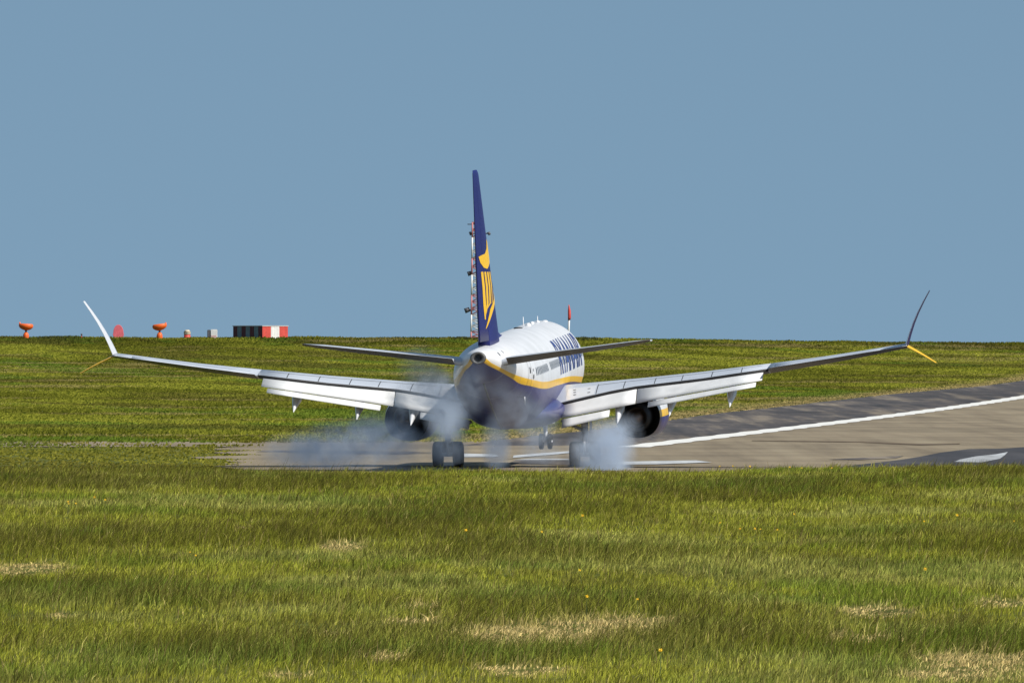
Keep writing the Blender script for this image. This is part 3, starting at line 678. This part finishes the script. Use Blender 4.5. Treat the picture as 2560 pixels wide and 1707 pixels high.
# engines
def lathe(bm, c, prof, seg=40, flat=0.0, caps=(False, False)):
    rg = []
    for s, r in prof:
        ring = []; r = r * 1.04
        for a in np.linspace(0, 2 * math.pi, seg, endpoint=False):
            zz = math.sin(a); zz = zz if zz > -.75 else -.75 - (abs(zz) - .75) * (1 - flat)
            ring.append(V(s, c[0] + r * math.cos(a), c[1] + r * zz))
        rg.append(ring)
    loft(bm, rg, True, *caps); fin_normals(bm)
NAC = livery('nacelle_livery', [(11, 1.48), (18, 1.48)], [(11, 1.78), (18, 1.78)], 0, 6, 11, 18)
def engine(yv, zc):
    c = (yv, zc); bm = bmesh.new()
    lathe(bm, c, [(12.75, .76), (12.2, .77), (12.02, .83), (11.98, .90), (12.08, .97), (12.5, 1.04), (13.3, 1.07), (14.4, 1.06), (15.4, 1.0), (16.3, .92)], 48, .35)
    e = obj('engine', bm, NAC, plane)
    bm = bmesh.new(); lathe(bm, c, [(16.3, .918), (16.33, .905), (15.6, .885), (15.3, .88), (15.3, .6)], 48, .2); obj('fan_nozzle', bm, DARKM, e)
    bm = bmesh.new(); lathe(bm, c, [(12.9, .74), (12.9, .02)], 40, 0, (False, True)); obj('fan', bm, DARKM, e)
    bm = bmesh.new(); lathe(bm, c, [(15.4, .885), (15.4, .60), (16.0, .62), (16.6, .56), (17.1, .43), (17.1, .41), (16.7, .42)], 40); obj('core_nozzle', bm, DARKM, e)
    bm = bmesh.new(); lathe(bm, c, [(16.6, .42), (16.6, .30), (17.2, .22), (17.6, .1), (17.7, .02)], 32, 0, (False, True)); obj('exhaust_plug', bm, mat('heat_stained_metal', (.22, .15, .11), .45, .6, var=.3) if yv < 0 else bpy.data.materials['heat_stained_metal'], e)
    bm = bmesh.new(); rg = []
    for u in np.linspace(0, 1, 8):
        s = 12.9 + 5.2 * u; zt0 = zc + .95 - .1 * u; ztop = min(zcrest(abs(yv)) - .18, zc + 1.02 + .75 * u); hw = .2 * math.sin(math.pi * (.1 + .85 * u)) + .01
        zt1 = zc + (.80 if u < .6 else .80 - (u - .6) * .4)
        rg.append([V(s, yv + k * hw, z) for k, z in ((-1, zt1), (-1, ztop - .05), (0, ztop), (1, ztop - .05), (1, zt1))])
    loft(bm, rg); fin_normals(bm); obj('pylon', bm, W_PAINT, e)
engine(-4.98, 1.50); engine(4.98, 1.50)

# landing gear
def tube(bm, pts, r, seg=12):
    for (a, b), (r0, r1) in zip(zip(pts, pts[1:]), zip(r, r[1:])):
        a, b = V(*a), V(*b); d = (b - a); q = d.to_track_quat('Z', 'Y').to_matrix().to_4x4()
        bmesh.ops.create_cone(bm, cap_ends=True, segments=seg, radius1=r0, radius2=r1, depth=d.length, matrix=Matrix.Translation((a + b) / 2) @ q)
def wheel(parent, s, y, z, r, wd):
    bm = bmesh.new(); h = wd / 2
    prof = [(-h * .55, r * .58), (-h * .95, r * .66), (-h, r * .8), (-h * .8, r * .95), (-h * .4, r), (0, r * .985), (h * .4, r), (h * .8, r * .95), (h, r * .8), (h * .95, r * .66), (h * .55, r * .58)]
    rg = [[V(s + rr * math.cos(a), y + dy, z + rr * math.sin(a)) for a in np.linspace(0, 2 * math.pi, 32, endpoint=False)] for dy, rr in prof]
    loft(bm, rg); 
    for f in bm.faces:
        if len(f.verts) > 4: f.material_index = 1
    fin_normals(bm); return obj('wheel', bm, [RUBBER, STRUTM], parent)
def world_z(s, y, z): return (Vector((AX, AY, AZ)) + F * (20 - s) + Lv * y + Uv * z).z
def main_gear(side):
    yc = side * 2.93; bm = bmesh.new(); r = .565; zb = -world_z(19.6, yc, 0) / Uv.z + r + .012
    tube(bm, [(19.45, yc, 1.7), (19.55, yc, 1.2), (19.6, yc, zb)], [.16, .15, .11]); tube(bm, [(19.6, yc - .6, zb), (19.6, yc + .6, zb)], [.09, .09])
    tube(bm, [(19.3, yc - side * 1.0, 1.5), (19.55, yc, 1.05)], [.07, .07]); tube(bm, [(18.6, yc, 1.5), (19.5, yc, .75)], [.05, .05])
    tube(bm, [(19.72, yc, .95), (19.98, yc, .62), (19.72, yc, zb)], [.05, .06, .05])
    g = obj('main_landing_gear', bm, STRUTM, plane)
    for k in (-1, 1): wheel(g, 19.6, yc + k * .435, zb, r, .42)
    bm = bmesh.new(); rg = [[V(19.1 + ds, yc + side * (.24 + dy), z) for ds, dy in ((0, 0), (.9, 0), (.9, .04), (0, .04))] for z in (1.62, 1.3, 1.05)]
    loft(bm, rg); fin_normals(bm); obj('gear_door', bm, mat('gear_door_paint', (.30, .32, .36), .4) if side > 0 else bpy.data.materials['gear_door_paint'], g, False)
    bm = bmesh.new(); tube(bm, [(19.5, yc - .33, zb + .3), (19.5, yc + .33, zb + .3)], [.26, .26], 16); obj('brake_unit', bm, DARKM, g)
main_gear(1); main_gear(-1)
bm = bmesh.new(); tube(bm, [(3.9, 0, 1.6), (4.0, 0, .7), (4.0, 0, 0)], [.12, .10, .07]); tube(bm, [(4.0, -.3, 0), (4.0, .3, 0)], [.05, .05]); tube(bm, [(4.9, 0, 1.5), (4.05, 0, .7)], [.05, .05])
ng = obj('nose_landing_gear', bm, W_PAINT, plane)
for k in (-1, 1): wheel(ng, 4.0, k * .19, 0, .345, .2)
for k in (-1, 1):
    bm = bmesh.new(); rg = [[V(3.3 + ds, k * (.34 + dy), z) for ds, dy in ((0, 0), (1.3, 0), (1.3, .03), (0, .03))] for z in (1.5, 1.1, .8)]
    loft(bm, rg); fin_normals(bm); obj('gear_door', bm, W_PAINT, ng, False)

# ------------------------------------------------------------------ tyre smoke
def smoke(name, label, blobs, lo, hi, dens, col, seed):
    # blobs: (x, y, z, rx, ry, rz, weight) in metres; the mesh is a rounded hull round them
    bm = bmesh.new(); bmesh.ops.create_icosphere(bm, subdivisions=3, radius=1)
    c = [(a + b) / 2 for a, b in zip(lo, hi)]; h = [(b - a) / 2 for a, b in zip(lo, hi)]
    for v in bm.verts:
        v.co = Vector([c[i] + h[i] * math.copysign(abs(v.co[i]) ** .55, v.co[i]) for i in range(3)])
    m = bpy.data.materials.new(name); m.use_nodes = True; n = m.node_tree.nodes; l = m.node_tree.links; n.clear()
    out = n.new('ShaderNodeOutputMaterial'); pv = n.new('ShaderNodeVolumePrincipled'); l.new(pv.outputs[0], out.inputs['Volume'])
    pv.inputs['Color'].default_value = (*col, 1); pv.inputs['Anisotropy'].default_value = .1
    g = n.new('ShaderNodeTexCoord')
    mp = mapping(n, l, g.outputs['Object'], (1, .45, 1)); mp.inputs['Location'].default_value = (seed, 0, 0)
    nz = noise(n, l, mp.outputs[0], .95, 5, .62); nz.inputs['Distortion'].default_value = 1.1
    total = None
    for x, y, z, rx, ry, rz, wgt in blobs:
        s1 = n.new('ShaderNodeVectorMath'); s1.operation = 'SUBTRACT'; s1.inputs[1].default_value = (x, y, z); l.new(g.outputs['Object'], s1.inputs[0])
        s2 = n.new('ShaderNodeVectorMath'); s2.operation = 'DIVIDE'; s2.inputs[1].default_value = (rx, ry, rz); l.new(s1.outputs[0], s2.inputs[0])
        s3 = n.new('ShaderNodeVectorMath'); s3.operation = 'LENGTH'; l.new(s2.outputs[0], s3.inputs[0])
        mr = n.new('ShaderNodeMapRange'); mr.interpolation_type = 'SMOOTHSTEP'; mr.inputs[1].default_value = 1; mr.inputs[2].default_value = .15; mr.inputs[3].default_value = 0; mr.inputs[4].default_value = wgt
        l.new(s3.outputs['Value'], mr.inputs[0])
        if total is None: total = mr.outputs[0]
        else:
            ad = n.new('ShaderNodeMath'); ad.operation = 'ADD'; l.new(total, ad.inputs[0]); l.new(mr.outputs[0], ad.inputs[1]); total = ad.outputs[0]
    nr = n.new('ShaderNodeMapRange'); nr.inputs[1].default_value = .38; nr.inputs[2].default_value = .66; nr.inputs[3].default_value = .05; nr.inputs[4].default_value = 1.9
    l.new(nz.outputs['Fac'], nr.inputs[0])
    mu = n.new('ShaderNodeMath'); mu.operation = 'MULTIPLY'; l.new(total, mu.inputs[0]); l.new(nr.outputs[0], mu.inputs[1])
    m2 = n.new('ShaderNodeMath'); m2.operation = 'MULTIPLY'; m2.inputs[1].default_value = dens; l.new(mu.outputs[0], m2.inputs[0])
    l.new(m2.outputs[0], pv.inputs['Density'])
    return tag(obj(name, bm, m), label, 'smoke', None, 'stuff')
def at(px, py, d): return ((px - CX) / FPX * d, d, EYE + (CY - py) / FPX * d)
SC = (.66, .77, .92)
def B(px, py, d, rx, ry, rz, w): return (*at(px, py, d), rx, ry, rz, w)
smoke('tyre_smoke', 'broad bluish smoke plume drifting over the far left engine and wheels', [
    B(1115, 1030, 486, 1.15, 5, 1.6, 1.3), B(1090, 975, 486, 1.3, 4, 1.2, .9), B(1050, 920, 487, 1.3, 4, 1.2, .30), B(900, 1115, 488, 3.6, 6, 1.4, .68), B(775, 1130, 490, 2.6, 6, 1.1, .52), B(1120, 1110, 488, 1.2, 5, 1.3, .4), B(1030, 1000, 487, 1.5, 5, 1.1, .42), B(1180, 965, 484, 1.0, 4, 1.6, .25), B(950, 1080, 488, 2.0, 5, 1.2, .3)],
    (-12.6, 480, .05), (-.2, 498, 6.2), .46, SC, 0.0)
smoke('tyre_smoke', 'thin smoke wisp hanging under the belly between the wheels', [
    B(1295, 1020, 488, 1.5, 4, 1.2, .34), B(1240, 1110, 488, .8, 4, 1.6, .75), B(1340, 1060, 488, 1.3, 4, 1.1, .4), B(1350, 1125, 488, 1.3, 4, .9, .3), B(1250, 985, 486, .8, 4, 1.0, .3)],
    (-2.2, 481, .05), (3.2, 496, 5.2), .46, SC, 4.0)
smoke('tyre_smoke', 'dense pale smoke puff streaming behind the right wheels', [
    B(1505, 1120, 489, 1.3, 5, 1.5, .68), B(1535, 1130, 488, 1.15, 4, 1.4, .85), B(1448, 1130, 490, .75, 4, 1.1, .25), B(1560, 1080, 488, 1.0, 4, 1.0, .4), B(1510, 1165, 488, 1.3, 4, .9, 1.0)],
    (1.2, 481, .05), (6.3, 498, 3.2), .50, SC, 9.0)

# ------------------------------------------------------------------ things on the skyline
def skyline(px, d=1798.0): x = (px - CX) / FPX * d; return x, d, float(zt(x, d))
ORANGE = mat('orange_paint', (.80, .13, .015), .5, var=.12, scale=2); PINK = mat('faded_red_panel', (.70, .14, .17), .6, var=.15, scale=2)
REDSHADE = mat('shaded_red_panel', (.10, .02, .03), .7, var=.15, scale=2); WHITESHADE = mat('shaded_white_panel', (.15, .22, .25), .7, var=.15, scale=2)  # hut's red and white stripes with the left wall's shade painted in
MASTRED = mat('hazed_mast_red', (.50, .20, .20), .6, var=.15, scale=2); REDP = mat('red_paint', (.60, .07, .05), .55, var=.15, scale=2); WHITEP = mat('mast_white', (.72, .72, .70), .55, var=.1, scale=2)  # mast red is paled, distance haze put into its colour
DGREY = mat('dark_steel', (.10, .10, .11), .6, var=.2); BEIGE = mat('beige_cover', (.55, .47, .34), .7); LGREY = mat('light_grey_box', (.5, .5, .5), .6)
def zbar(bm, x, y, z0, z1, r0, r1, seg=14): bmesh.ops.create_cone(bm, cap_ends=True, segments=seg, radius1=r0, radius2=r1, depth=z1 - z0, matrix=Matrix.Translation((x, y, (z0 + z1) / 2)))
def bar(bm, a, b, r, seg=6):
    a, b = Vector(a), Vector(b); d = b - a
    bmesh.ops.create_cone(bm, cap_ends=True, segments=seg, radius1=r, radius2=r, depth=d.length, matrix=Matrix.Translation((a + b) / 2) @ d.to_track_quat('Z', 'Y').to_matrix().to_4x4())
def bx(bm, x0, x1, y0, y1, z0, z1):
    bmesh.ops.create_cube(bm, size=1, matrix=Matrix.Translation(((x0 + x1) / 2, (y0 + y1) / 2, (z0 + z1) / 2)) @ Matrix.Diagonal((x1 - x0, y1 - y0, z1 - z0, 1)))
def orange_light(px, label, tilt, hk):
    t = empty('approach_light', skyline(px)); tag(t, label, 'runway light', 'orange approach lights on the skyline')
    bm = bmesh.new(); rg = []
    for z, r in ((-.1, .30), (.15, .42), (.7, .46), (1.0, .36), (1.22, .2)): rg.append([Vector((r * math.cos(a), r * math.sin(a), z)) for a in np.linspace(0, 2 * math.pi, 18, endpoint=False)])
    loft(bm, rg); fin_normals(bm); obj('post', bm, ORANGE, t)
    bm = bmesh.new(); zbar(bm, 0, 0, 1.2, 1.62, .13, .2); obj('neck', bm, DGREY, t)
    bm = bmesh.new(); rg = []
    for z, r in ((1.50, .25), (1.62, .62), (1.85, .98), (2.15, 1.12), (2.42, 1.06), (2.5, .9)): rg.append([Vector((r * math.cos(a), r * math.sin(a) * .7, z + tilt * math.cos(a) * r)) for a in np.linspace(0, 2 * math.pi, 24, endpoint=False)])
    loft(bm, rg); bx(bm, hk * .95 - .09, hk * .95 + .09, -.2, .2, 2.3, 2.75); fin_normals(bm); h = obj('lamp_head', bm, ORANGE, t)
orange_light(65, 'orange mushroom shaped light farthest left on the skyline', -.06, -1)
orange_light(399, 'orange light on a slim post between the pink disc and the small red bin', .12, 1)
t = empty('oval_board', skyline(296)); t.scale = (1.0, 1.0, 1.15); tag(t, 'faded pinkish red oval board on the skyline', 'marker')
bm = bmesh.new(); rg = [[Vector((r * .78 * math.cos(a) * (1.0 + .12 * (math.sin(a) < 0)), yy, 1.02 + r * 1.05 * math.sin(a))) for a in np.linspace(0, 2 * math.pi, 28, endpoint=False)] for yy, r in ((-.06, .96), (-.04, 1), (.04, 1), (.06, .96))]
loft(bm, rg); fin_normals(bm); obj('board_face', bm, PINK, t, False)
bm = bmesh.new(); bar(bm, (-.3, .1, -.1), (-.3, .1, 1.4), .05); bar(bm, (.3, .1, -.1), (.3, .1, 1.4), .05); obj('leg', bm, DGREY, t)
t = empty('equipment_bin', skyline(468)); t.scale = (1.15, 1.15, 1.3); tag(t, 'small red bin with a beige lid on the skyline', 'bin')
bm = bmesh.new(); zbar(bm, 0, 0, -.1, .66, .5, .42, 20); obj('bin_body', bm, REDP, t)
bm = bmesh.new(); zbar(bm, 0, 0, .66, .92, .44, .46, 20); zbar(bm, .0, 0, .92, 1.22, .5, .26, 20); obj('lid', bm, BEIGE, t)
t = empty('equipment_box', skyline(531)); t.scale = (1.05, 1.05, 1.2); tag(t, 'small grey and white equipment box left of the striped hut', 'equipment box')
bm = bmesh.new(); bx(bm, -.25, .72, -.4, .4, -.1, 1.35); bmesh.ops.bevel(bm, geom=bm.edges[:], offset=.05, segments=2, affect='EDGES'); obj('cabinet', bm, WHITEP, t, False)
bm = bmesh.new(); bx(bm, -.75, -.26, -.3, .3, .35, 1.3); bmesh.ops.bevel(bm, geom=bm.edges[:], offset=.05, segments=2, affect='EDGES'); obj('side_unit', bm, DGREY, t, False)
bm = bmesh.new(); bx(bm, -.2, .6, -.43, -.405, .2, .6); obj('door', bm, mat('pale_red_door', (.6, .4, .38), .6), t, False)
t = empty('marker_rod', skyline(204)); tag(t, 'thin dark red marker rod just left of the white winglet', 'marker')
bm = bmesh.new(); bar(bm, (0, 0, -.1), (0, 0, .95), .07); obj('rod', bm, REDP, t)
bm = bmesh.new(); zbar(bm, 0, 0, .7, 1.0, .14, .14, 10); obj('rod_top', bm, DGREY, t)
# striped hut, corner towards the camera
hx, hy, hz = skyline(656)
t = empty('striped_hut', (hx, hy, hz)); tag(t, 'low hut on the skyline, shade-darkened stripes at left and red and white at right', 'hut')
A_ = Vector((-4.65, 7.4, 0)); Bv = Vector((3.85, 2.6, 0)); H_ = 2.1
def wall_strip(name, p0, p1, m):
    bm = bmesh.new(); d = (p1 - p0).normalized(); nn = Vector((d.y, -d.x, 0)); nn = nn if nn.y < 0 else -nn
    n_ = max(2, int((p1 - p0).length / .25)); top = []; bot = []
    for k in range(n_ + 1):
        p = p0 + (p1 - p0) * k / n_ + nn * (.04 if k % 2 else 0); top.append(p + Vector((0, 0, H_))); bot.append(p + Vector((0, 0, -.2)))
    for k in range(n_):
        bm.faces.new([bm.verts.new(q) for q in (bot[k], bot[k + 1], top[k + 1], top[k])])
    bmesh.ops.remove_doubles(bm, verts=bm.verts, dist=.001)
    r = bmesh.ops.extrude_face_region(bm, geom=bm.faces[:]); bmesh.ops.translate(bm, verts=[v for v in r['geom'] if isinstance(v, bmesh.types.BMVert)], vec=-nn * .08)
    fin_normals(bm); return obj(name, bm, m, t, False)
O_ = Vector((0, 0, 0))
for k in range(7): wall_strip('wall_stripe', O_ + A_ * (k / 7 + .001), O_ + A_ * ((k + 1) / 7 - .001), REDSHADE if k % 2 == 0 else WHITESHADE)
for k in range(3): wall_strip('wall_stripe', O_ + Bv * (k / 3 + .001), O_ + Bv * ((k + 1) / 3 - .001), REDP if k % 2 == 0 else WHITEP)
bm = bmesh.new(); q = [O_ + Vector((-.02, -.12, H_)), Bv + Vector((.12, 0, H_)), A_ + Bv + Vector((0, .12, H_)), A_ + Vector((-.12, 0, H_))]
f = bm.faces.new([bm.verts.new(p + Vector((0, 0, .005))) for p in q]); r = bmesh.ops.extrude_face_region(bm, geom=[f]); bmesh.ops.translate(bm, verts=[v for v in r['geom'] if isinstance(v, bmesh.types.BMVert)], vec=(0, 0, .12)); fin_normals(bm)
obj('roof', bm, LGREY, t, False)
bm = bmesh.new()
p = [O_ + Bv, A_ + Bv, A_]
for a, b in zip(p, p[1:]): bm.faces.new([bm.verts.new(v) for v in (a + Vector((0, 0, -.2)), b + Vector((0, 0, -.2)), b + Vector((0, 0, H_)), a + Vector((0, 0, H_)))])
obj('back_wall', bm, REDP, t, False)
# lattice mast behind the fin
def lattice(t, hgt, w0, w1, bands, r, nseg):
    wz = lambda z: w0 + (w1 - w0) * z / hgt
    for (z0, z1, m) in bands:
        bm = bmesh.new(); k = max(1, round((z1 - z0) / hgt * nseg))
        for sx, sy in ((-1, -1), (1, -1), (1, 1), (-1, 1)): bar(bm, (sx * wz(z0) / 2, sy * wz(z0) / 2, z0), (sx * wz(z1) / 2, sy * wz(z1) / 2, z1), r)
        for i in range(k):
            a, b = z0 + (z1 - z0) * i / k, z0 + (z1 - z0) * (i + 1) / k
            c = [(-1, -1), (1, -1), (1, 1), (-1, 1)]
            for p, q_ in zip(c, c[1:] + c[:1]):
                bar(bm, (p[0] * wz(a) / 2, p[1] * wz(a) / 2, a), (q_[0] * wz(b) / 2, q_[1] * wz(b) / 2, b), r * .6); bar(bm, (q_[0] * wz(a) / 2, q_[1] * wz(a) / 2, a), (p[0] * wz(b) / 2, p[1] * wz(b) / 2, b), r * .6)
                bar(bm, (p[0] * wz(b) / 2, p[1] * wz(b) / 2, b), (q_[0] * wz(b) / 2, q_[1] * wz(b) / 2, b), r * .6)
        obj('lattice_section', bm, m, t)
mx_, my_, mz_ = skyline(1195)
t = empty('lattice_mast', (mx_, my_, mz_)); tag(t, 'tall red and white lattice mast partly hidden behind the tail fin', 'mast')
lattice(t, 18.0, 2.1, 1.7, [(-.3, 1.3, MASTRED), (1.3, 3.9, WHITEP), (3.9, 6.9, MASTRED), (6.9, 10.0, WHITEP), (10.0, 12.5, MASTRED), (12.5, 15.7, WHITEP), (15.7, 18.0, MASTRED)], .13, 18)
def drum(dx, dz, r, l):
    bm = bmesh.new(); bmesh.ops.create_cone(bm, cap_ends=True, segments=18, radius1=r, radius2=r * .85, depth=l, matrix=Matrix.Translation((dx, -.5, dz)) @ Matrix.Rotation(R(70), 4, 'Y')); bar(bm, (dx, -.4, dz), (dx * .4, -.4, dz), .1); obj('drum_antenna', bm, DGREY, t)
drum(-1.3, 10.2, .36, .6); drum(-1.65, 4.6, .40, .8); drum(1.7, 16.3, .28, .4); drum(-1.15, 16.3, .3, .35)
bm = bmesh.new(); bar(bm, (-1.6, -.8, 17.7), (.0, -.8, 17.7), .07); bar(bm, (.85, -.8, 17.9), (.85, -.8, 18.7), .08); obj('aerial', bm, DGREY, t)
ox, oy, oz = skyline(1421)
t = empty('obstruction_mast', (ox, oy, oz)); tag(t, 'slender mast with a red top and white shaft rising behind the airliner roof', 'mast')
bm = bmesh.new(); bar(bm, (0, 0, -.2), (.12, 0, 3.2), .13, 8); bar(bm, (-.14, 0, -.2), (.0, 0, 3.2), .06, 6); obj('shaft', bm, WHITEP, t)
bm = bmesh.new(); rg = [[Vector((.12 + cx_ + r * math.cos(a), r * math.sin(a), z)) for a in np.linspace(0, 2 * math.pi, 12, endpoint=False)] for z, r, cx_ in ((3.2, .2, 0), (3.6, .24, .04), (4.6, .22, .02), (5.2, .12, -.02), (5.5, .05, -.04))]
loft(bm, rg); fin_normals(bm); obj('mast_top', bm, REDP, t)
